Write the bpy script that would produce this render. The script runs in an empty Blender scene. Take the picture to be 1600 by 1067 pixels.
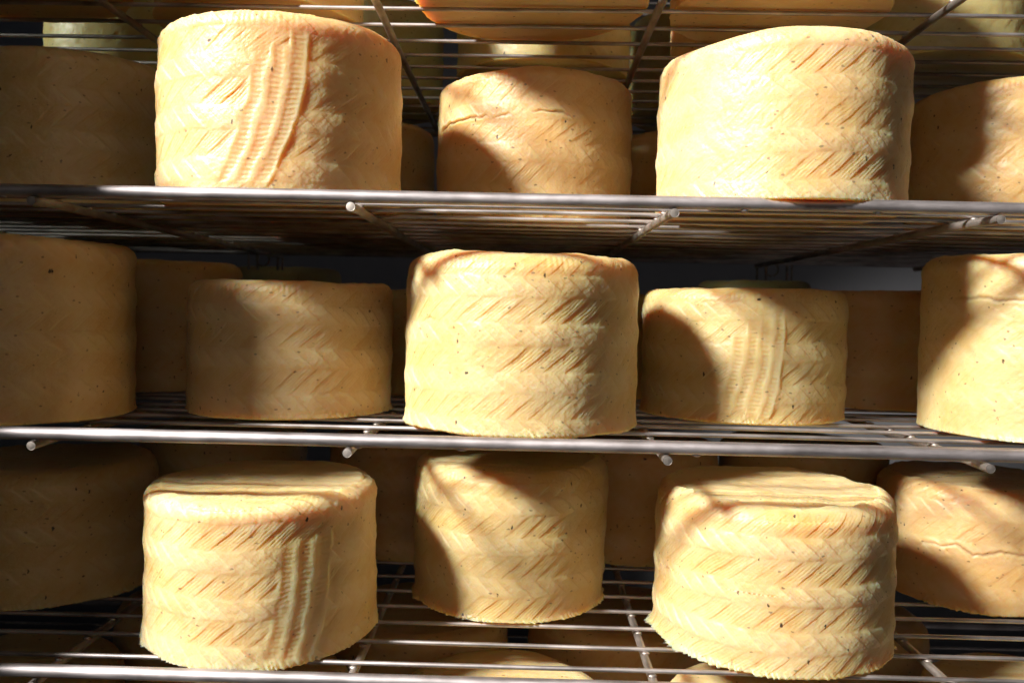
import bpy, math
import numpy as np
from mathutils import Vector, Matrix

# ------------------------------------------------------------------ camera, world, lights, exposure
S = bpy.context.scene
C = S.collection
PITCH, YAW, ROLL = math.radians(2.1), math.radians(0.9), math.radians(1.2)
fwd = Vector((-math.sin(YAW)*math.cos(PITCH), math.cos(YAW)*math.cos(PITCH), -math.sin(PITCH)))
rt = Vector((math.cos(YAW), math.sin(YAW), 0.0))
up = rt.cross(fwd)
r2 = rt*math.cos(ROLL) + up*math.sin(ROLL)
u2 = -rt*math.sin(ROLL) + up*math.cos(ROLL)
cam = bpy.data.objects.new('camera', bpy.data.cameras.new('camera'))
C.objects.link(cam)
cam.matrix_world = Matrix(((r2.x, u2.x, -fwd.x, 0), (r2.y, u2.y, -fwd.y, 0), (r2.z, u2.z, -fwd.z, 0), (0, 0, 0, 1)))
cam.data.sensor_width = 36.0
cam.data.lens = 29.25
cam.data.clip_start = 0.02
cam.data.clip_end = 60.0
cam.data.dof.use_dof = True
cam.data.dof.focus_distance = 0.68
cam.data.dof.aperture_fstop = 9.0
S.camera = cam

W = bpy.data.worlds.new('World'); S.world = W
W.use_nodes = True
bg = W.node_tree.nodes['Background']
bg.inputs[0].default_value = (0.80, 0.86, 1.0, 1)
bg.inputs[1].default_value = 0.009

def aim(o, tgt):
    o.rotation_euler = (Vector(tgt) - o.location).to_track_quat('-Z', 'Y').to_euler()

def spot(name, loc, tgt, energy, col, half_deg, blend, radius):
    l = bpy.data.lights.new(name, 'SPOT')
    l.energy = energy; l.color = col; l.spot_size = math.radians(half_deg*2); l.spot_blend = blend
    l.shadow_soft_size = radius
    o = bpy.data.objects.new(name, l); C.objects.link(o); o.location = loc; aim(o, tgt)
    return o

def area(name, loc, tgt, energy, col, sx, sy):
    l = bpy.data.lights.new(name, 'AREA')
    l.energy = energy; l.color = col; l.shape = 'RECTANGLE'; l.size = sx; l.size_y = sy
    o = bpy.data.objects.new(name, l); C.objects.link(o); o.location = loc; aim(o, tgt)
    return o

spot('sun_beam_lamp', (-2.52, -1.24, 2.15), (0.36, 0.72, -0.02), 2180, (1.0, 0.95, 0.865) , 16.0, 0.2, 0.28)
spot('cool_window_lamp', (-2.0, 0.36, 0.58), (-0.40, 1.10, 0.32), 95, (0.95, 1.0, 0.86), 9.5, 0.5, 0.12)
area('fill_lamp', (0.25, -1.35, 0.55), (0.0, 0.7, 0.0), 2.8, (1.0, 0.90, 0.78), 0.9, 0.7)  # added fill for the shaded fronts, in place of bounce from the room

S.view_settings.view_transform = 'Standard'
S.view_settings.look = 'None'
S.view_settings.exposure = 0.0
S.view_settings.gamma = 1.0
S.view_settings.use_curve_mapping = False

# ------------------------------------------------------------------ helpers
def link(name, me, mat, parent=None):
    o = bpy.data.objects.new(name, me); C.objects.link(o)
    if mat is not None: me.materials.append(mat)
    if parent is not None: o.parent = parent
    return o

def mesh_np(name, verts, quads, attrs=None, smooth=True):
    me = bpy.data.meshes.new(name)
    n, q = len(verts), len(quads)
    me.vertices.add(n); me.vertices.foreach_set('co', verts.astype(np.float32).ravel())
    me.loops.add(q*4); me.loops.foreach_set('vertex_index', quads.astype(np.int32).ravel())
    me.polygons.add(q)
    me.polygons.foreach_set('loop_start', (np.arange(q)*4).astype(np.int32))
    me.polygons.foreach_set('loop_total', np.full(q, 4, np.int32))
    me.update(calc_edges=True)
    if smooth: me.polygons.foreach_set('use_smooth', np.ones(q, bool))
    for k, v in (attrs or {}).items():
        a = me.attributes.new(k, 'FLOAT', 'POINT'); a.data.foreach_set('value', v.astype(np.float32).ravel())
    me.validate()
    return me

def _hash(ix, iy, seed):
    x = (ix.astype(np.int64)*374761393 + iy.astype(np.int64)*668265263 + seed*974711) & 0xffffffff
    x = ((x ^ (x >> 13))*1274126177) & 0xffffffff
    return ((x ^ (x >> 16)) & 0xffff)/65535.0

def vn(x, y, seed):                       # smooth value noise, -1..1
    ix, iy = np.floor(x), np.floor(y); fx, fy = x-ix, y-iy
    fx = fx*fx*fx*(fx*(fx*6-15)+10); fy = fy*fy*fy*(fy*(fy*6-15)+10)
    a = _hash(ix, iy, seed); b = _hash(ix+1, iy, seed); c = _hash(ix, iy+1, seed); d = _hash(ix+1, iy+1, seed)
    return 2*((a*(1-fx)+b*fx)*(1-fy) + (c*(1-fx)+d*fx)*fy) - 1

def sstep(a, b, x):
    t = np.clip((x-a)/(b-a), 0, 1); return t*t*(3-2*t)

# ------------------------------------------------------------------ materials
def nodes(m):
    m.use_nodes = True
    return m.node_tree, m.node_tree.nodes, m.node_tree.links

def mk_cheese(name, pale, deep, dark, seed):
    m = bpy.data.materials.new(name); nt, N, L = nodes(m)
    p = N['Principled BSDF']
    tc = N.new('ShaderNodeTexCoord')
    oi = N.new('ShaderNodeObjectInfo')
    off = N.new('ShaderNodeVectorMath'); off.operation = 'MULTIPLY_ADD'
    cmb = N.new('ShaderNodeCombineXYZ')
    for k in range(3): L.new(oi.outputs['Random'], cmb.inputs[k])
    off.inputs[1].default_value = (7.3, 3.1, 5.7)
    L.new(cmb.outputs[0], off.inputs[0]); L.new(tc.outputs['Object'], off.inputs[2])
    vec = off.outputs[0]
    at = N.new('ShaderNodeAttribute'); at.attribute_name = 'relief'
    n1 = N.new('ShaderNodeTexNoise'); n1.inputs['Scale'].default_value = 22; n1.inputs['Detail'].default_value = 6; n1.inputs['Roughness'].default_value = .6
    L.new(vec, n1.inputs['Vector'])
    n2 = N.new('ShaderNodeTexNoise'); n2.inputs['Scale'].default_value = 95; n2.inputs['Detail'].default_value = 5; n2.inputs['Roughness'].default_value = .65
    L.new(vec, n2.inputs['Vector'])
    # relief + mottling -> rind colour (pale scuffed ridges, yellower hollows)
    a1 = N.new('ShaderNodeMath'); a1.operation = 'MULTIPLY_ADD'; a1.inputs[1].default_value = 1.0
    L.new(n1.outputs[0], a1.inputs[0]); L.new(at.outputs['Fac'], a1.inputs[2])
    a2 = N.new('ShaderNodeMath'); a2.operation = 'MULTIPLY_ADD'; a2.inputs[1].default_value = .55
    L.new(n2.outputs[0], a2.inputs[0]); L.new(a1.outputs[0], a2.inputs[2])
    cr = N.new('ShaderNodeValToRGB'); e = cr.color_ramp.elements
    e[0].position = .35; e[0].color = (*deep, 1); e[1].position = 1.45/1.0 if False else 1.0; e[1].color = (*pale, 1)
    mid = cr.color_ramp.elements.new(.68); mid.color = tuple((a*.5+b*.5) for a, b in zip(deep, pale)) + (1,)
    L.new(a2.outputs[0], cr.inputs[0])
    # grey-brown mould blotches
    n3 = N.new('ShaderNodeTexNoise'); n3.inputs['Scale'].default_value = 34; n3.inputs['Detail'].default_value = 7; n3.inputs['Roughness'].default_value = .72
    L.new(vec, n3.inputs['Vector'])
    r3 = N.new('ShaderNodeMapRange'); r3.inputs[1].default_value = .60; r3.inputs[2].default_value = .78; r3.inputs[4].default_value = .5
    L.new(n3.outputs[0], r3.inputs[0])
    mx = N.new('ShaderNodeMix'); mx.data_type = 'RGBA'; mx.inputs[7].default_value = (*dark, 1)
    L.new(r3.outputs[0], mx.inputs[0]); L.new(cr.outputs[0], mx.inputs[6])
    cur = mx.outputs[2]
    # seeds / herb specks of two sizes
    spk = []
    for sc, dist, prob in ((75, .056, .42), (150, .095, .42), (38, .032, .30)):
        mp = N.new('ShaderNodeMapping'); mp.inputs['Rotation'].default_value = (sc*.01, .6, sc*.02); mp.inputs['Scale'].default_value = (1, 1, .5) if sc == 75 else (.55, 1, 1)
        wn = N.new('ShaderNodeTexNoise'); wn.inputs['Scale'].default_value = 420; wn.inputs['Detail'].default_value = 1
        L.new(vec, wn.inputs['Vector'])
        wv = N.new('ShaderNodeVectorMath'); wv.operation = 'MULTIPLY_ADD'; wv.inputs[1].default_value = (.0016,)*3
        L.new(wn.outputs['Color'], wv.inputs[0]); L.new(vec, wv.inputs[2])
        L.new(wv.outputs[0], mp.inputs[0])
        v = N.new('ShaderNodeTexVoronoi'); v.inputs['Scale'].default_value = sc
        L.new(mp.outputs[0], v.inputs['Vector'])
        sp = N.new('ShaderNodeSeparateColor'); L.new(v.outputs['Color'], sp.inputs[0])
        g = N.new('ShaderNodeMath'); g.operation = 'GREATER_THAN'; g.inputs[1].default_value = prob; L.new(sp.outputs[0], g.inputs[0])
        ds = N.new('ShaderNodeMapRange'); ds.inputs[1].default_value = dist; ds.inputs[2].default_value = dist*1.7; ds.inputs[3].default_value = 1; ds.inputs[4].default_value = 0
        L.new(v.outputs['Distance'], ds.inputs[0])
        mm = N.new('ShaderNodeMath'); mm.operation = 'MULTIPLY'; L.new(g.outputs[0], mm.inputs[0]); L.new(ds.outputs[0], mm.inputs[1])
        spk.append(mm.outputs[0])
    s1 = N.new('ShaderNodeMath'); s1.operation = 'MAXIMUM'; L.new(spk[0], s1.inputs[0]); L.new(spk[2], s1.inputs[1])
    s2 = N.new('ShaderNodeMath'); s2.operation = 'MULTIPLY'; s2.inputs[1].default_value = .6; L.new(spk[1], s2.inputs[0])
    s3 = N.new('ShaderNodeMath'); s3.operation = 'MAXIMUM'; L.new(s1.outputs[0], s3.inputs[0]); L.new(s2.outputs[0], s3.inputs[1])
    cl = N.new('ShaderNodeMapRange'); cl.inputs[1].default_value = .44; cl.inputs[2].default_value = .60; cl.inputs[3].default_value = .85; cl.inputs[4].default_value = 1.0
    L.new(n3.outputs[0], cl.inputs[0])
    s4 = N.new('ShaderNodeMath'); s4.operation = 'MULTIPLY'; L.new(s3.outputs[0], s4.inputs[0]); L.new(cl.outputs[0], s4.inputs[1])
    ca = N.new('ShaderNodeAttribute'); ca.attribute_name = 'crack'  # darkens cracks: mould, plus their own shade put into the colour
    s3 = N.new('ShaderNodeMath'); s3.operation = 'MAXIMUM'; L.new(s4.outputs[0], s3.inputs[0]); L.new(ca.outputs['Fac'], s3.inputs[1])
    m2 = N.new('ShaderNodeMix'); m2.data_type = 'RGBA'; m2.inputs[7].default_value = (.045, .026, .016, 1)
    L.new(s3.outputs[0], m2.inputs[0]); L.new(cur, m2.inputs[6])
    hv = N.new('ShaderNodeHueSaturation')
    vr = N.new('ShaderNodeMapRange'); vr.inputs[3].default_value = .90; vr.inputs[4].default_value = 1.07; L.new(oi.outputs['Random'], vr.inputs[0])
    hr = N.new('ShaderNodeMapRange'); hr.inputs[3].default_value = .508; hr.inputs[4].default_value = .494; L.new(oi.outputs['Random'], hr.inputs[0])
    L.new(vr.outputs[0], hv.inputs['Value']); L.new(hr.outputs[0], hv.inputs['Hue']); L.new(m2.outputs[2], hv.inputs['Color'])
    L.new(hv.outputs[0], p.inputs['Base Color'])
    p.inputs['Subsurface Weight'].default_value = .92
    p.inputs['Subsurface Radius'].default_value = (1.0, .44, .15)
    p.inputs['Subsurface Scale'].default_value = .033
    rr = N.new('ShaderNodeMapRange'); rr.inputs[3].default_value = .24; rr.inputs[4].default_value = .62
    L.new(n2.outputs[0], rr.inputs[0]); L.new(rr.outputs[0], p.inputs['Roughness'])
    p.inputs['Specular IOR Level'].default_value = .42
    # fine waxy grain
    n4 = N.new('ShaderNodeTexNoise'); n4.inputs['Scale'].default_value = 650; n4.inputs['Detail'].default_value = 3
    L.new(vec, n4.inputs['Vector'])
    b1 = N.new('ShaderNodeBump'); b1.inputs['Strength'].default_value = .35; b1.inputs['Distance'].default_value = .0005
    L.new(n4.outputs[0], b1.inputs['Height'])
    b2 = N.new('ShaderNodeBump'); b2.inputs['Strength'].default_value = .5; b2.inputs['Distance'].default_value = .0016
    L.new(n2.outputs[0], b2.inputs['Height']); L.new(b1.outputs[0], b2.inputs['Normal'])
    L.new(b2.outputs[0], p.inputs['Normal'])
    return m

def mk_metal(name, base, rough, scr):
    m = bpy.data.materials.new(name); nt, N, L = nodes(m)
    p = N['Principled BSDF']; p.inputs['Metallic'].default_value = 1.0
    tc = N.new('ShaderNodeTexCoord')
    mp = N.new('ShaderNodeMapping'); mp.inputs['Scale'].default_value = scr; L.new(tc.outputs['Object'], mp.inputs[0])
    n = N.new('ShaderNodeTexNoise'); n.inputs['Scale'].default_value = 60; n.inputs['Detail'].default_value = 8; n.inputs['Roughness'].default_value = .7
    L.new(mp.outputs[0], n.inputs['Vector'])
    n2 = N.new('ShaderNodeTexNoise'); n2.inputs['Scale'].default_value = 30; n2.inputs['Detail'].default_value = 6
    L.new(tc.outputs['Object'], n2.inputs['Vector'])
    cr = N.new('ShaderNodeValToRGB'); e = cr.color_ramp.elements
    e[0].position = .3; e[0].color = tuple(c*.45 for c in base)+(1,); e[1].position = .62; e[1].color = (*base, 1)
    L.new(n.outputs[0], cr.inputs[0])
    mx = N.new('ShaderNodeMix'); mx.data_type = 'RGBA'; mx.blend_type = 'MULTIPLY'; mx.inputs[0].default_value = .5
    c2 = N.new('ShaderNodeValToRGB'); c2.color_ramp.elements[0].position = .35; c2.color_ramp.elements[0].color = (.35, .32, .3, 1); c2.color_ramp.elements[1].position = .6
    L.new(n2.outputs[0], c2.inputs[0]); L.new(cr.outputs[0], mx.inputs[6]); L.new(c2.outputs[0], mx.inputs[7])
    L.new(mx.outputs[2], p.inputs['Base Color'])
    r = N.new('ShaderNodeMapRange'); r.inputs[3].default_value = rough-.1; r.inputs[4].default_value = rough+.22
    L.new(n.outputs[0], r.inputs[0]); L.new(r.outputs[0], p.inputs['Roughness'])
    b = N.new('ShaderNodeBump'); b.inputs['Strength'].default_value = .4; b.inputs['Distance'].default_value = .0004
    L.new(n.outputs[0], b.inputs['Height']); L.new(b.outputs[0], p.inputs['Normal'])
    return m

def mk_plain(name, col, rough=.9, sc=3):
    m = bpy.data.materials.new(name); nt, N, L = nodes(m); p = N['Principled BSDF']
    tc = N.new('ShaderNodeTexCoord')
    n = N.new('ShaderNodeTexNoise'); n.inputs['Scale'].default_value = sc; n.inputs['Detail'].default_value = 8
    L.new(tc.outputs['Object'], n.inputs['Vector'])
    cr = N.new('ShaderNodeValToRGB'); cr.color_ramp.elements[0].position = .3; cr.color_ramp.elements[0].color = tuple(c*.8 for c in col)+(1,)
    cr.color_ramp.elements[1].position = .7; cr.color_ramp.elements[1].color = (*col, 1)
    L.new(n.outputs[0], cr.inputs[0]); L.new(cr.outputs[0], p.inputs['Base Color']); p.inputs['Roughness'].default_value = rough
    return m

M_A = mk_cheese('cheese_rind', (.63, .485, .27), (.55, .34, .115), (.36, .27, .19), 1)
M_B = mk_cheese('cheese_rind_warm', (.60, .43, .225), (.54, .31, .10), (.32, .23, .165), 2)
M_C = mk_cheese('cheese_rind_dull', (.50, .43, .22), (.44, .34, .12), (.34, .27, .20), 3)
M_BAR = mk_metal('steel_bar', (.58, .54, .565), .52, (.15, 1.6, 1.6))
M_WIRE = mk_metal('steel_wire', (.60, .56, .565), .50, (.2, 1.3, 1.3))
M_ROD = mk_metal('steel_rod', (.54, .49, .46), .5, (1.2, .3, 1.2))
M_WALL = mk_plain('wall_paint', (.55, .56, .62), .9, 2)
M_FLOOR = mk_plain('floor_concrete', (.16, .15, .15), .8, 4)

# ------------------------------------------------------------------ setting
def box_mesh(name, lo, hi):
    x0, y0, z0 = lo; x1, y1, z1 = hi
    v = np.array([(x0,y0,z0),(x1,y0,z0),(x1,y1,z0),(x0,y1,z0),(x0,y0,z1),(x1,y0,z1),(x1,y1,z1),(x0,y1,z1)], float)
    q = np.array([(0,3,2,1),(4,5,6,7),(0,1,5,4),(1,2,6,5),(2,3,7,6),(3,0,4,7)])
    return mesh_np(name, v, q, smooth=False)
w = link('wall', box_mesh('wall', (-3, 2.9, -1.3), (3.2, 3.0, 1.6)), M_WALL); w['kind'] = 'structure'
fl = link('floor', box_mesh('floor', (-3, -1.5, -1.35), (3.2, 2.9, -1.3)), M_FLOOR); fl['kind'] = 'structure'

# added unseen door left of the rack, shaped to cut the light beam
M_BLOCKER = mk_plain('blocker_grey', (.30, .31, .33), .6, 3)
def blocker():
    Lp = Vector((-2.52, -1.24, 2.15)); f = (Vector((0.36, 0.72, -0.02)) - Lp).normalized()
    e = f.cross(Vector((0, 0, 1))).normalized(); uu = e.cross(f)
    def at(ax, ay):
        d = f + e*math.tan(math.radians(ax)) + uu*math.tan(math.radians(ay))
        return Lp + d*((.47 - Lp.y)/d.y)
    edge = at(-5.5, -5.0); a = at(-4.80, -3.45); b = at(-4.80, -5.4)
    root = bpy.data.objects.new('beam_blocker', None); C.objects.link(root); root.location = (edge.x, edge.y, -1.3)
    root['label'] = 'unseen grey door left of the cheese rack with a lock case on its edge'; root['category'] = 'blocker'
    link('blocker_panel', box_mesh('blocker_panel', (-.8, -.02, 0), (0, .02, 2.3)), M_BLOCKER, root)
    w_ = max(a.x, b.x) - edge.x
    link('blocker_tab', box_mesh('blocker_tab', (-.05, -.028, b.z+1.3), (w_, .028, a.z+1.3)), M_BLOCKER, root)  # added tab that widens the blocker's shadow
blocker()

# ------------------------------------------------------------------ steel shelves
def tube_np(pts, rad, seg=14, caps=True):
    pts = np.asarray(pts, float); n = len(pts)
    rad = np.broadcast_to(np.asarray(rad, float), (n,))
    d = np.gradient(pts, axis=0); d /= np.linalg.norm(d, axis=1)[:, None]
    ref = np.array([0, 0, 1.]) if abs(d[0][2]) < .8 else np.array([1., 0, 0])
    a = np.cross(d, ref); a /= np.linalg.norm(a, axis=1)[:, None]; b = np.cross(a, d)
    th = np.linspace(0, 2*np.pi, seg, endpoint=False)
    v = pts[:, None, :] + rad[:, None, None]*(a[:, None, :]*np.cos(th)[None, :, None] + b[:, None, :]*np.sin(th)[None, :, None])
    v = v.reshape(-1, 3)
    i = np.arange(n-1)[:, None]*seg; j = np.arange(seg)[None, :]; j2 = (j+1) % seg
    q = np.stack([i+j, i+j2, i+seg+j2, i+seg+j], -1).reshape(-1, 4)
    if caps:
        extra = []; vv = [v]; base = len(v)
        for e, ring in ((0, 0), ((n-1), (n-1)*seg)):
            c = pts[e] + d[e]*(-1 if e == 0 else 1)*rad[e]*.02
            inner = c + (v[ring:ring+seg]-pts[e])*.93
            vv.append(inner); b0 = base; base += seg
            vv.append(c[None, :]); cc = base; base += 1
            for k in range(seg):
                k2 = (k+1) % seg
                extra.append((ring+k, ring+k2, b0+k2, b0+k))
            for k in range(0, seg, 2):
                extra.append((b0+k, b0+(k+1) % seg, b0+(k+2) % seg, cc))
        v = np.vstack(vv); q = np.vstack([q, np.array(extra)])
    return v, q

def join_np(parts):
    V, Q, o = [], [], 0
    for v, q in parts:
        V.append(v); Q.append(q+o); o += len(v)
    return np.vstack(V), np.vstack(Q)

def blob(c, r, seed):
    g = np.random.default_rng(seed); th = np.linspace(0, 2*np.pi, 9)[:-1]; ph = np.linspace(-1.5, 1.5, 6)
    v = np.array([[math.cos(t)*math.cos(p), math.sin(t)*math.cos(p), math.sin(p)] for p in ph for t in th])*np.array(r)*(1+g.uniform(-.15, .15, (48, 1))) + np.array(c)
    q = np.array([(i*8+j, i*8+(j+1) % 8, (i+1)*8+(j+1) % 8, (i+1)*8+j) for i in range(5) for j in range(8)])
    return v, q

SHELF_Z = [.264, .0822, -.0998, -.282, -.464]
BAR_Y, BACK_Y = .62, 1.262
XL, XR = -.86, .84
RODX = [-.606, -.368, -.131, .107, .344, .582]
WIRE_TOP = .001

def shelf(z, label, seed, y0=BAR_Y, y1=BACK_Y, loops=False, xl=XL, xr=XR):
    g = np.random.default_rng(seed)
    root = bpy.data.objects.new('wire_shelf', None); C.objects.link(root); root.location = (0, y0, z)
    root['label'] = label; root['category'] = 'wire shelf'; root['group'] = 'wire shelves of the cheese rack'
    xs = np.linspace(xl, xr, 60)
    def line(y, zz, amp):
        a, b, c = g.uniform(0, 6, 3)
        return np.stack([xs, y + amp*np.sin(xs*3.1+a), zz + amp*np.sin(xs*4.3+b) + .4*amp*np.sin(xs*11+c)], -1)
    parts = [tube_np(line(0, 0, .0003), .0049, 24)]
    for x in g.uniform(xl, xr, 7): parts.append(blob((x, -.0005, -.0046), (.0035, .0016, .0014), int(x*999)+2000))
    v, q = join_np(parts); link('front_bar', mesh_np('front_bar', v, q), M_BAR, root)
    v, q = tube_np(line(y1-y0, 0, .0003), .0049, 20); link('rear_bar', mesh_np('rear_bar', v, q), M_BAR, root)
    for x in (xl, xr):
        v, q = tube_np([(x, -.004, 0), (x, (y1-y0)*.5, 0), (x, y1-y0+.004, 0)], .0046, 16); link('side_bar', mesh_np('side_bar', v, q), M_BAR, root)
    y = .031; k = 0
    while y < y1-y0-.02:
        v, q = tube_np(line(y+g.uniform(-.0012, .0012), WIRE_TOP-.0019, .0005), .0019, 12)
        link('wire', mesh_np('wire', v, q), M_WIRE, root)
        y += .0437; k += 1
    for i, x in enumerate(RODX):
        if x < xl or x > xr: continue
        ys = np.linspace(-.0075, y1-y0-.004, 40)
        zz = -.0072 + np.where(ys < .02, -.0012*(1-np.clip(ys/.02, 0, 1)), 0) + .0003*np.sin(ys*40+i)
        dx = g.uniform(-.004, .004)
        pts = np.stack([x + dx*(ys/(y1-y0)) + .0006*np.sin(ys*9+i), ys, zz], -1)
        parts = [tube_np(pts, .0034, 16)]
        yy = .031
        while yy < .45:                                  # weld beads where wires cross the rod
            parts.append(blob((x+dx*yy/(y1-y0)+g.uniform(-.001, .001), yy, -.0042), (.0036, .0028, .0016), int(yy*1e4)+i)); yy += .0437
        v, q = join_np(parts); link('cross_rod', mesh_np('cross_rod', v, q), M_ROD, root)
    if loops:
        for x in (-.405, .365):
            yb = y1-y0
            t = np.linspace(0, np.pi, 12)
            parts = [tube_np([(x-.018, yb, 0), (x-.018, yb, -.014), (x-.018, yb, -.028)], .0018, 8), tube_np([(x+.027, yb, 0), (x+.027, yb, -.014), (x+.027, yb, -.028)], .002, 8),
                     tube_np([(x+.034, yb, 0), (x+.034, yb, -.014), (x+.034, yb, -.028)], .0016, 8),
                     tube_np(np.stack([x+.004+.01*np.cos(2*t), yb+0*t, -.012+.010*np.sin(2*t)], -1), .0016, 8),
                     tube_np([(x-.004, yb, 0), (x-.004, yb, -.014), (x-.004, yb, -.028)], .0022, 8)]
            v, q = join_np(parts); link('hanging_clip', mesh_np('hanging_clip', v, q), M_ROD, root)
    return root

shelf(SHELF_Z[0], 'wire shelf at the very top, seen from below through its wires', 1)
shelf(SHELF_Z[1], 'steel wire shelf under the upper row of cheeses, seen slightly from below', 2, loops=True)
shelf(SHELF_Z[2], 'steel wire shelf with a bright front bar under the middle row of cheeses', 3)
shelf(SHELF_Z[3], 'steel wire shelf seen from above under the two cheeses with frayed bases', 4)
shelf(SHELF_Z[4], 'lowest wire shelf, mostly below the picture under the bottom cheeses', 5)
shelf(.446, 'unseen wire shelf added above the picture so its cheeses shade the top right corner', 7)  # unseen, added to hold cheeses that block the beam
shelf(-.072, 'far wire shelf in the dark behind the middle row', 6, 1.42, 1.95, xl=-.8, xr=.8)

def post(x, y):
    v, q = tube_np([(x, y, -1.3), (x, y, -.4), (x, y, .62)], .0125, 20)
    o = link('rack_post', mesh_np('rack_post', v, q), M_BAR)
    return o
for x, y, lb in ((XL-.017, BAR_Y, 'front left'), (XR+.017, BAR_Y, 'front right'), (XL-.017, BACK_Y, 'rear left'), (XR+.017, BACK_Y, 'rear right')):
    o = post(x, y); o['label'] = 'round steel post at the %s corner of the cheese rack' % lb; o['category'] = 'post'; o['group'] = 'posts of the cheese rack'

# ------------------------------------------------------------------ cheeses
def polyline_dist(u, z, pts):
    best = np.full(u.shape, 1e9); par = np.zeros(u.shape)
    for i in range(len(pts)-1):
        (x0, y0), (x1, y1) = pts[i], pts[i+1]
        dx, dy = x1-x0, y1-y0; l2 = dx*dx+dy*dy
        t = np.clip(((u-x0)*dx+(z-y0)*dy)/l2, 0, 1)
        d = np.hypot(u-x0-t*dx, z-y0-t*dy)
        m = d < best; best = np.where(m, d, best); par = np.where(m, (i+t)/(len(pts)-1), par)
    return best, par

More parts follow.
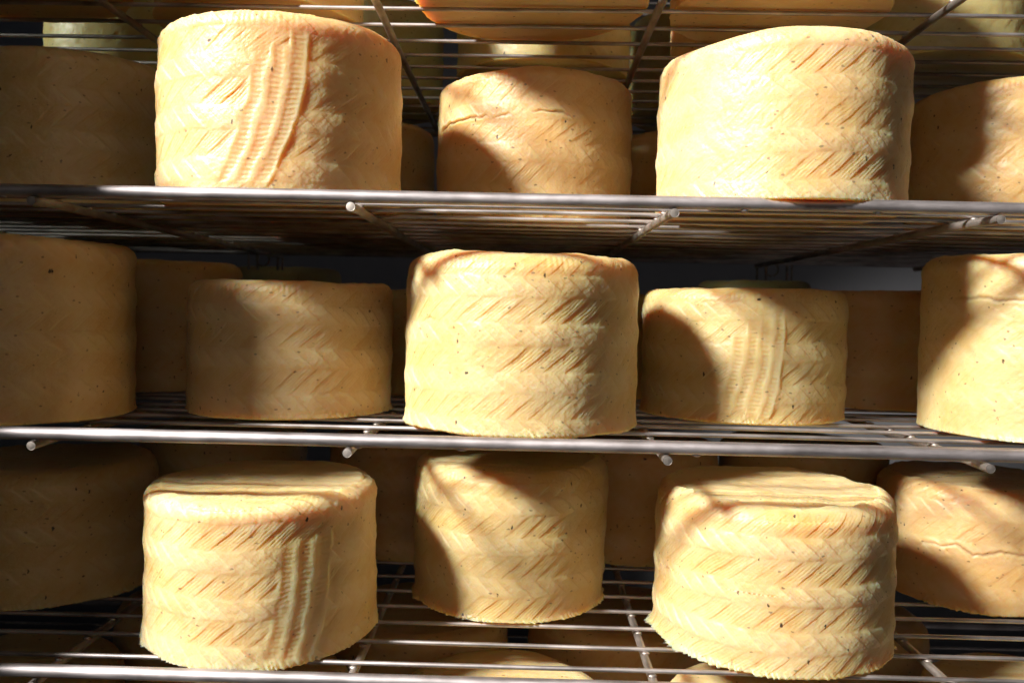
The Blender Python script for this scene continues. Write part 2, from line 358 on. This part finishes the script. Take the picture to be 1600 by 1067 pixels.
def cheese(label, X, Y, Z, r, h, seed, mat=None, res=.0009, strip=None, strip_amp=1, cracks=(), topridge=None, fray=.0016,
           weave=1.0, lean=(0, 0), rtop=.013, dtop=(0, 0), group='cheese wheels on the wire shelves', phase=None, oval=0, smoothpatch=None, topres=None, P=.0375, taper=0.0):
    g = np.random.default_rng(seed*77+5)
    phase = g.uniform(0, 1) if phase is None else phase
    camdir = math.atan2(-Y, -X)
    half = math.radians(108)
    nf = int(2*half*r/res); nb = max(24, int((2*math.pi-2*half)*r/(res*4)))
    th = np.concatenate([np.linspace(-half, half, nf, endpoint=False), np.linspace(half, 2*math.pi-half, nb, endpoint=False)])
    # profile: s rows
    rb = .0022
    rows = []                                   # (R, z, phi)
    nbd = 8
    for k in range(nbd): rows.append(((r-rb)*((k+.35)/nbd)**.7, 0.0, -math.pi/2))
    for a in np.linspace(-math.pi/2, 0, 5)[:-1]: rows.append((r-rb+rb*math.cos(a), rb+rb*math.sin(a), a))
    ns = int((h-rtop-rb)/res)
    for z in np.linspace(rb, h-rtop, ns, endpoint=False): rows.append((r, z, 0.0))
    nt = max(6, int(rtop*1.57/res))
    for a in np.linspace(0, math.pi/2, nt, endpoint=False): rows.append((r-rtop+rtop*math.cos(a), h-rtop+rtop*math.sin(a), a))
    ntd = int((r-rtop)/(topres or .006))
    for k in range(ntd): rows.append(((r-rtop)*(1-(k/ntd))+.0008*(k/ntd), h, math.pi/2))
    rows = np.array(rows)
    R0, Z0, PH = rows[:, 0:1], rows[:, 1:2], rows[:, 2:3]
    T = th[None, :]
    nr, nc = len(rows), len(th)
    # side coordinates (u positive to the right as seen by the camera)
    arc = r*T + 0*R0
    u = arc                                       # angle grows counterclockwise = to the right seen from -Y
    zz = Z0 + 0*T + np.where(PH > 0, PH*rtop - (Z0-(h-rtop)), 0) # arc length over the shoulder
    sw = np.where((PH > -1.5) & (R0 > r-rtop-.001), 1.0, 0.0) + 0*T
    shoulder = np.clip(PH/1.5708, 0, 1) + 0*T
    uw = u + .0016*vn(u/.03+seed, zz/.03, seed+1)
    zw = zz + .0022*vn(u/.09, zz/.08+seed, seed+2) + .0006*vn(u/.012, zz/.012, seed+3)
    v = np.mod(zw/P + phase, 1.0)
    low = v < .56
    a = np.where(low, v/.56, (v-.56)/.44)
    lens = np.clip(np.sin(np.pi*a), 0, 1)
    tl = uw - 1.15*(v-.28)*P
    tu = uw + 1.10*(v-.78)*P
    WB = .0172
    row_id = np.floor(zw/P + phase)
    bo = _hash(row_id, row_id*0+3, seed)*WB
    bl = np.mod((tl+bo)/WB, 1.0); idl = np.floor((tl+bo)/WB)
    bu = np.mod((tu+bo)/WB, 1.0); idu = np.floor((tu+bo)/WB)
    rl = _hash(idl, row_id, seed+9); ru = _hash(idu, row_id, seed+19)
    ns_l = 5.0
    ed = 1 - sstep(.93, 1.0, bl)                 # sharp edge back down at the bundle end
    rise = bl**.8
    straw = np.abs(np.sin(np.pi*(bl*ns_l + .15*vn(uw/.006, zw/.006, seed+4))))**.7
    hl = (-.0009*(1-rise)*(.4+rl) + .00070*(straw-.6)*(.5+.9*rl)) * ed + (-.0010)*(1-ed)*(.4+rl)
    hl = hl*lens**.55
    straw_u = np.abs(np.sin(np.pi*(bu*5 + .2*vn(uw/.006, zw/.006, seed+5))))
    hu = (.0013*bu*(1-sstep(.9, 1., bu))*(.6+.6*ru) + .00046*(straw_u-.6)) * lens**.5
    patch = np.clip(.88 + .40*vn(u/.04+3.3, zz/.035, seed+6), .42, 1.15)
    hz = np.where(low, -.00020, .00020)*lens**.7 + .00010*np.sin(2*np.pi*(v-.30))
    fine = .00010*vn(tl/.0011, v*3, seed+7)*lens + .00012*vn(u/.002, zz/.002, seed+8)
    H = (np.where(low, hl, hu)*patch + hz*(.55+.45*patch))*weave*.82
    if smoothpatch is not None:
        for (pu, pz, pr) in smoothpatch:
            H = H*(1 - .85*np.exp(-(((u-pu)/pr)**2+((zz-pz)/(pr*1.2))**2)))
    H = H + fine*1.2
    # ladder strip left by the end of the esparto mat
    if strip is not None:
        su, curve, wd, ncol, z0s, z1s, slope, stag = strip
        uc = su + curve*((zz-.55*h)/(.5*h))**2*np.sign(curve)*1.0 if False else su - curve*((zz-.62*h)/(.5*h))**2 + slope*(zz-.6*h)/h
        x = (u-uc)/wd
        ci = np.clip(np.floor((x+.5)*ncol), 0, ncol-1); back = (ncol-1-ci)
        z0c = z0s + stag*back*.011*_hash(ci, ci*0+1, seed); z1c = z1s - stag*back*(.010+.012*_hash(ci, ci*0+2, seed))
        x = x + .03*vn(u/.01, zz/.012, seed+33)
        msk = sstep(-.56, -.44, x)*(1-sstep(.47, .53, x))*sstep(z0c-.001, z0c+.006, zz)*(1-sstep(z1c-.008, z1c, zz))
        c = np.mod((x+.5)*ncol, 1.0)
        rung = np.abs(np.sin(np.pi*(zz + .0015*vn(u/.01, zz/.02, seed+31))/.0038))**.8
        colp = np.exp(-((c-.5)/.30)**4)
        hs = (.0005*(1-colp) - .0007*rung*colp*(.7+.5*vn(u/.02, zz/.02, seed+34)) + .0001*vn(u/.002, zz/.002, seed+32))*strip_amp
        flap = .0009*strip_amp*np.exp(-np.clip(.5-x, 0, 9)/.5)*sstep(-.6, .2, x)*(1-sstep(.55*h, .85*h, zz)*.7)
        H = H*(1-msk) + (hs+flap)*msk
        # welt beside the strip
        H = H - .0005*strip_amp*np.exp(-((x-.62)/.12)**2)*sstep(z0s, z0s+.01, zz)*(1-sstep(z1s-.01, z1s, zz))
    crk = np.zeros_like(H)
    for cpts, cd in cracks:
        jit = [(a_, b_) for a_, b_ in cpts]
        d, t = polyline_dist(u, zz + .0016*vn(u/.006, zz/.3, seed+41) + .0006*vn(u/.0018, zz/.3, seed+43), jit); tp = np.sin(np.pi*np.clip(t, 0, 1))**.6
        wdt = .0006 + .0011*np.clip(vn(u/.012, zz*0+2, seed+42)*.5+.5, 0, 1)
        H = H - cd*np.exp(-(d/wdt)**2)*tp + cd*.22*np.exp(-((d-.0022)/.0016)**2)*tp
        crk = np.maximum(crk, min(.85, cd*230)*np.exp(-(d/(wdt*.75))**2)*tp)
    rel = H.copy()
    # broad irregularity of a hand-pressed cheese
    cu, su_ = np.cos(T)+0*R0, np.sin(T)+0*R0
    big = .0020*vn(cu*1.4+seed, su_*1.4+zz*6, seed+11) + .0006*vn(u/.024, zz/.03, seed+12) + .00015*vn(u/.008, zz/.008, seed+13)
    H = H*(1-.55*shoulder*np.where(shoulder > .6, 1, 0)) + big
    H = H + (.00010 if topridge else .00020)*np.clip(.6+vn(u/.03, zz*0+4, seed+15), 0, 2)*np.sin(2*np.pi*u/.0047 + 2.0*vn(u/.02, zz*0, seed+14))*np.exp(-((zz-h+.006)/.006)**2)
    Hs = H*np.where(sw > 0, 1, 0)
    # frayed foot
    us = u+.5*zz+.006*vn(u/.014, zz*0, seed+21); k1 = np.mod(us/.0062, 1.0)
    tooth = (np.where(k1 < .7, 1-k1/.7, (k1-.7)/.3)*.75 + .25*np.abs(2*np.mod(us/.0021, 1.0)-1))*(.35+.9*_hash(np.floor(us/.0062), u*0, seed+22))
    patchf = np.clip(.70+.75*vn(u/.022+1.7, zz*0+.5, seed+23), .2, 1.6)
    foot = np.exp(-(np.clip(zz, 0, 1)/.0042)**1.3)*np.where(PH > -1.2, 1, 0)
    flare = foot*fray*patchf*(.35+tooth*1.3)
    # top disc
    xl_, yl_ = R0*np.cos(T+camdir), R0*np.sin(T+camdir)
    topm = np.where(PH > 1.5, 1.0, 0.0) + 0*T
    rr = R0/(r-rtop)
    ht = topm*(.0018*(1-rr**2)*-1 + .0009*vn(xl_/.02, yl_/.02, seed+51) + .0004*vn(xl_/.006, yl_/.006, seed+52))
    tz = np.zeros_like(ht)
    topz = np.where(PH > .5, 1.0, 0.0)+0*T
    if topridge is not None:
        y0r, y1r, nr_, ang, bend, amp = topridge
        yr = yl_*math.cos(ang) - xl_*math.sin(ang) + bend*(xl_/r)**2
        mk = sstep(y0r-.003, y0r+.007, yr)*(1-sstep(y1r-.003, y1r+.003, yr))*sstep(-1.02, -.8, -np.abs(xl_)/(r*.92)*1.0)
        c = np.mod((yr-y0r)/(y1r-y0r)*nr_, 1.0)
        prof = np.sin(np.pi*c)**.5
        tk = .00014*np.sin(2*np.pi*xl_/.0042)
        tz = topz*mk*amp*(prof*.0030 - .0020 + tk) + topz*sstep(y1r-.002, y1r+.004, yr)*.0012*amp
        tz = tz + topz*(-.0012*amp)*(1-sstep(y0r-.010, y0r-.001, yr))*sstep(-.02, 0, yr-y0r+.02)
    elif topres:
        c = np.mod((yl_+.002*vn(xl_/.03, yl_/.03, seed+53))/.0125, 1.0)
        tz = topm*(.0010*np.sin(np.pi*c)**.5 + .00015*np.sin(2*np.pi*xl_/.0042))
    R = R0 + Hs*np.cos(PH) + flare
    Zf = Z0 + Hs*np.sin(PH) + ht + tz - foot*fray*.45*patchf*tooth*np.where(PH > -.8, 1, 0)*0.6
    fz = Zf/h
    R = R*(1 - .006*((fz-.42)*1.9)**2 - taper*(1-fz))
    ov = 1 + oval*np.cos(2*(T-.4))
    Xp = R*ov*np.cos(T+camdir); Yp = R*ov*np.sin(T+camdir)
    Zf = Zf*(1 + dtop[0]*Xp/r + dtop[1]*Yp/r)
    Zf = np.where(Z0 > .5*h, Zf + .0012*vn(Xp/.05+9, Yp/.05, seed+61), Zf)
    Xp = Xp + lean[0]*Zf; Yp = Yp + lean[1]*Zf
    Zf = Zf - min(0, float(Zf.min())) * np.exp(-Zf.clip(0)/.004)
    verts = np.stack([Xp, Yp, Zf], -1).reshape(-1, 3)
    i = np.arange(nr-1)[:, None]*nc; j = np.arange(nc)[None, :]; j2 = (j+1) % nc
    q = np.stack([i+j, i+j2, i+nc+j2, i+nc+j], -1).reshape(-1, 4)
    # close the ends
    nv = len(verts)
    verts = np.vstack([verts, [[0, 0, verts[:nc, 2].mean()]], [[lean[0]*h, lean[1]*h, verts[-nc:, 2].mean()]]])
    caps = []
    for k in range(0, nc-1, 2):
        caps.append((k, nv, (k+2) % nc, k+1)); b0 = (nr-1)*nc
        caps.append((b0+k, b0+k+1, b0+(k+2) % nc, nv+1))
    if nc % 2: pass
    q = np.vstack([q, np.array(caps)])
    relv = np.clip(rel*np.where(sw > 0, 1, 0) + tz*.5, -.0025, .0025)/.0025*.52
    relv = np.concatenate([relv.ravel(), [0, 0]])
    me = mesh_np('cheese_wheel', verts, q, {'relief': relv, 'crack': np.concatenate([crk.ravel(), [0, 0]])})
    o = link('cheese_wheel', me, mat or M_A)
    o.location = (X, Y, Z + WIRE_TOP)
    o['label'] = label; o['category'] = 'cheese'
    if group: o['group'] = group
    return o

Z0_, Z1_, Z2_, Z3_, Z4_ = SHELF_Z
HI, MD, LO = .00085, .0011, .003

# upper shelf
cheese('tall front cheese on the upper shelf with a curved ladder strip down its face', -.2113, .7195, Z1_, .1, .1385, 11, M_B, HI,
       strip=(-.006, .012, .042, 3, .004, .126, .020, 1), strip_amp=.75, fray=.001, phase=.25)
cheese('cheese with a dark horizontal crack between the two big upper front cheeses', .0055, .868, Z1_, .1005, .1415, 12, M_B, HI,
       cracks=[([(-.128, .086), (-.112, .093), (-.095, .0965), (-.07, .0975), (-.045, .0965)], .0028), ([(-.042, .094), (-.03, .097), (-.018, .0955)], .0008), ([(-.004, .1), (.018, .0985), (.032, .096)], .0016)], phase=.1)
cheese('broad pale yellow front cheese on the upper shelf with bold zigzag grooves', .2108, .7097, Z1_, .1, .129, 13, M_A, HI, phase=.55,
       smoothpatch=[(-.05, .07, .05)], rtop=.015)
cheese('cheese at the right edge of the upper shelf, half in the shadow of its neighbour', .4935, .872, Z1_, .096, .146, 14, M_B, MD, phase=.3)
cheese('dark shaded cheese at the left edge of the upper shelf', -.445, .82, Z1_, .1, .141, 15, M_A, MD)
# middle shelf
cheese('shaded front cheese at the left edge of the middle shelf', -.4455, .722, Z2_, .096, .151, 21, M_B, MD, fray=.002)
cheese('low cheese in half shade on the middle shelf, left of the bright central one', -.2251, .798, Z2_, .0952, .121, 22, M_A, HI, fray=.0025, rtop=.011, phase=.35)
cheese('brightly lit cheese at the centre of the middle shelf, close to the front bar', -.0027, .737, Z2_, .1, .143, 23, M_A, HI, fray=.002, phase=.62, weave=1.1,
       cracks=[([(-.095, .088), (-.085, .091), (-.075, .091)], .0008)], smoothpatch=[(-.05, .06, .035)])
cheese('low cheese on the middle shelf with curved ladder ridges and diagonal shadow', .2186, .845, Z2_, .099, .1235, 24, M_A, HI,
       strip=(.016, .008, .048, 4, .004, .108, .004, .4), strip_amp=.75, fray=.002, rtop=.011)
cheese('cracked bright cheese cut off by the right edge on the middle shelf', .458, .740, Z2_, .098, .155, 25, M_A, MD, fray=.003,
       cracks=[([(-.075, .116), (-.05, .1175), (-.03, .115), (-.015, .118), (.03, .119)], .0014)], weave=.5)
# lower shelf
cheese('front cheese on the lower shelf with a ridged top and a broad vertical groove', -.2256, .721, Z3_, .0986, .130, 31, M_A, HI,
       strip=(.033, .007, .044, 3, .002, .106, .008, .15), strip_amp=.7, fray=.0032, topridge=(-.086, -.032, 4, .02, .004, .85), topres=.0016, phase=.5, rtop=.012, weave=1.15)
cheese('cheese tapering to its base between the two frayed lower front cheeses', -.0114, .8254, Z3_, .0955, .136, 32, M_A, HI, fray=.0032, taper=.03, phase=.9,
       topridge=(-.08, -.05, 2, -.02, .004, .7), topres=.002, weave=1.15)
cheese('front cheese on the lower shelf with a ragged fringed base and ridged top', .2221, .7376, Z3_, .1006, .131, 33, M_A, HI, fray=.0050,
       topridge=(-.088, -.030, 5, -.03, .006, .85), topres=.0016, phase=.05, weave=1.3)
cheese('cheese with a long crack behind the fringed one at the lower right', .4777, .8814, Z3_, .096, .118, 34, M_B, MD, fray=.003,
       cracks=[([(-.052, .058), (-.03, .061), (-.012, .066), (.002, .058), (.03, .062), (.06, .06), (.09, .066)], .0014)], topres=.003)
cheese('very dark cheese at the left edge of the lower shelf', -.471, .8269, Z3_, .0945, .125, 35, M_B, MD, fray=.003, topres=.003)

# further rows
BK = [  # first three are unseen, added to shade what stands below
 ('unseen cheese added on the highest shelf, toward the right', .37, .80, .446, .098, .13, M_B),
 ('unseen cheese added on the highest shelf, near the middle', -.02, .90, .446, .098, .13, M_B),
 ('unseen cheese added on the highest shelf, toward the left', -.34, .88, .446, .098, .13, M_B),
 # label, X, Y, Z, r, h
 ('cheese on the topmost shelf above the cracked one, round base seen through wires', 0.0, .7385, Z0_, .1, .135, M_B),
 ('cheese on the topmost shelf above the broad pale yellow one, seen from below', .218, .755, Z0_, .094, .12, M_B),
 ('dark cheese base at the top left corner, seen through the wires', -.446, .700, Z0_, .1, .135, M_B),
 ('brown cheese on the topmost shelf directly over the one with the ladder strip', -.262, .815, Z0_, .098, .135, M_B),
 ('brownish cheese on the topmost shelf behind the top of the broad pale one', .255, .93, Z0_, .1, .13, M_B),
 ('dull cheese at the top right beside the strip of blue-grey wall', .437, .935, Z0_, .098, .14, M_C),
 ('greyish cheese behind the base of the top centre cheese', .013, .985, Z0_, .1, .13, M_C),
 ('yellow-green cheese lit from behind, left of the grey gap at the top', -.212, 1.135, Z0_, .094, .128, M_C),
 ('yellow-green sliver of cheese between the top centre and top right cheeses', .232, 1.15, Z0_, .095, .13, M_C),
 ('cheese lit cold white on its left side through the top left wires', -.545, 1.13, Z0_, .1, .125, M_C),
 ('dark cheese edge right of the ladder strip cheese on the upper shelf', -.216, 1.04, Z1_, .098, .135, M_B),
 ('dark cheese in the gap left of the broad pale yellow one', .19, 1.05, Z1_, .098, .13, M_B),
 ('cheese at the back left of the upper shelf with a cold-lit underside', -.52, 1.10, Z1_, .1, .125, M_C),
 ('dark cheese with a pale lit top rim behind the left end of the middle shelf', -.447, 1.00, Z2_, .1, .148, M_B),
 ('dark cheese in the gap left of the bright central one', -.11, 1.03, Z2_, .1, .121, M_B),
 ('dark cheese in the narrow gap right of the bright central one', .10, 1.04, Z2_, .1, .121, M_B),
 ('dark brown cheese between the ladder-ridged one and the right edge of the middle shelf', .405, .985, Z2_, .1, .128, M_B),
 ('small dark cheese silhouette far behind the low half-shaded cheese', -.437, 1.51, -.072, .098, .138, M_C),
 ('small dark cheese silhouette far behind the ladder-ridged cheese', .410, 1.51, -.072, .098, .132, M_C),
 ('dark cheese behind the gap left of the lower shelf centre cheese', -.135, 1.01, Z3_, .1, .13, M_B),
 ('dark cheese behind the gap right of the lower shelf centre cheese', .135, 1.01, Z3_, .1, .13, M_B),
 ('dark cheese behind the gap between the fringed cheese and the cracked one', .345, 1.03, Z3_, .1, .13, M_B),
 ('dark cheese behind the gap left of the grooved front cheese', -.375, 1.04, Z3_, .1, .13, M_B),
 ('pale topped cheese under the lower shelf at the bottom centre', -.012, .722, Z4_, .096, .130, M_A),
 ('cheese under the lower shelf, partly hidden by the fringed cheese above', .225, .725, Z4_, .096, .127, M_A),
 ('cheese under the lower shelf at the bottom right corner', .47, .745, Z4_, .098, .13, M_A),
 ('dim cheese under the lower shelf at the bottom left corner', -.47, .745, Z4_, .098, .127, M_B),
 ('dim cheese under the lower shelf below the grooved front cheese', -.245, .735, Z4_, .096, .127, M_B),
 ('shadowed cheese on the lowest shelf behind the bottom centre one', -.11, .93, Z4_, .098, .127, M_B),
 ('shadowed cheese on the lowest shelf behind the gap right of centre', .11, .94, Z4_, .098, .127, M_B),
 ('shadowed cheese on the lowest shelf in the second row at the right', .36, .95, Z4_, .098, .127, M_B),
 ('shadowed cheese on the lowest shelf in the second row at the left', -.36, .94, Z4_, .098, .127, M_B),
]
for k, (lb, x, y, z, r, h, m) in enumerate(BK):
    cheese(lb, x, y, z, r, h, 101+k*3, m, .0022, fray=.002, topres=.004 if z < -.3 else None, weave=.9)
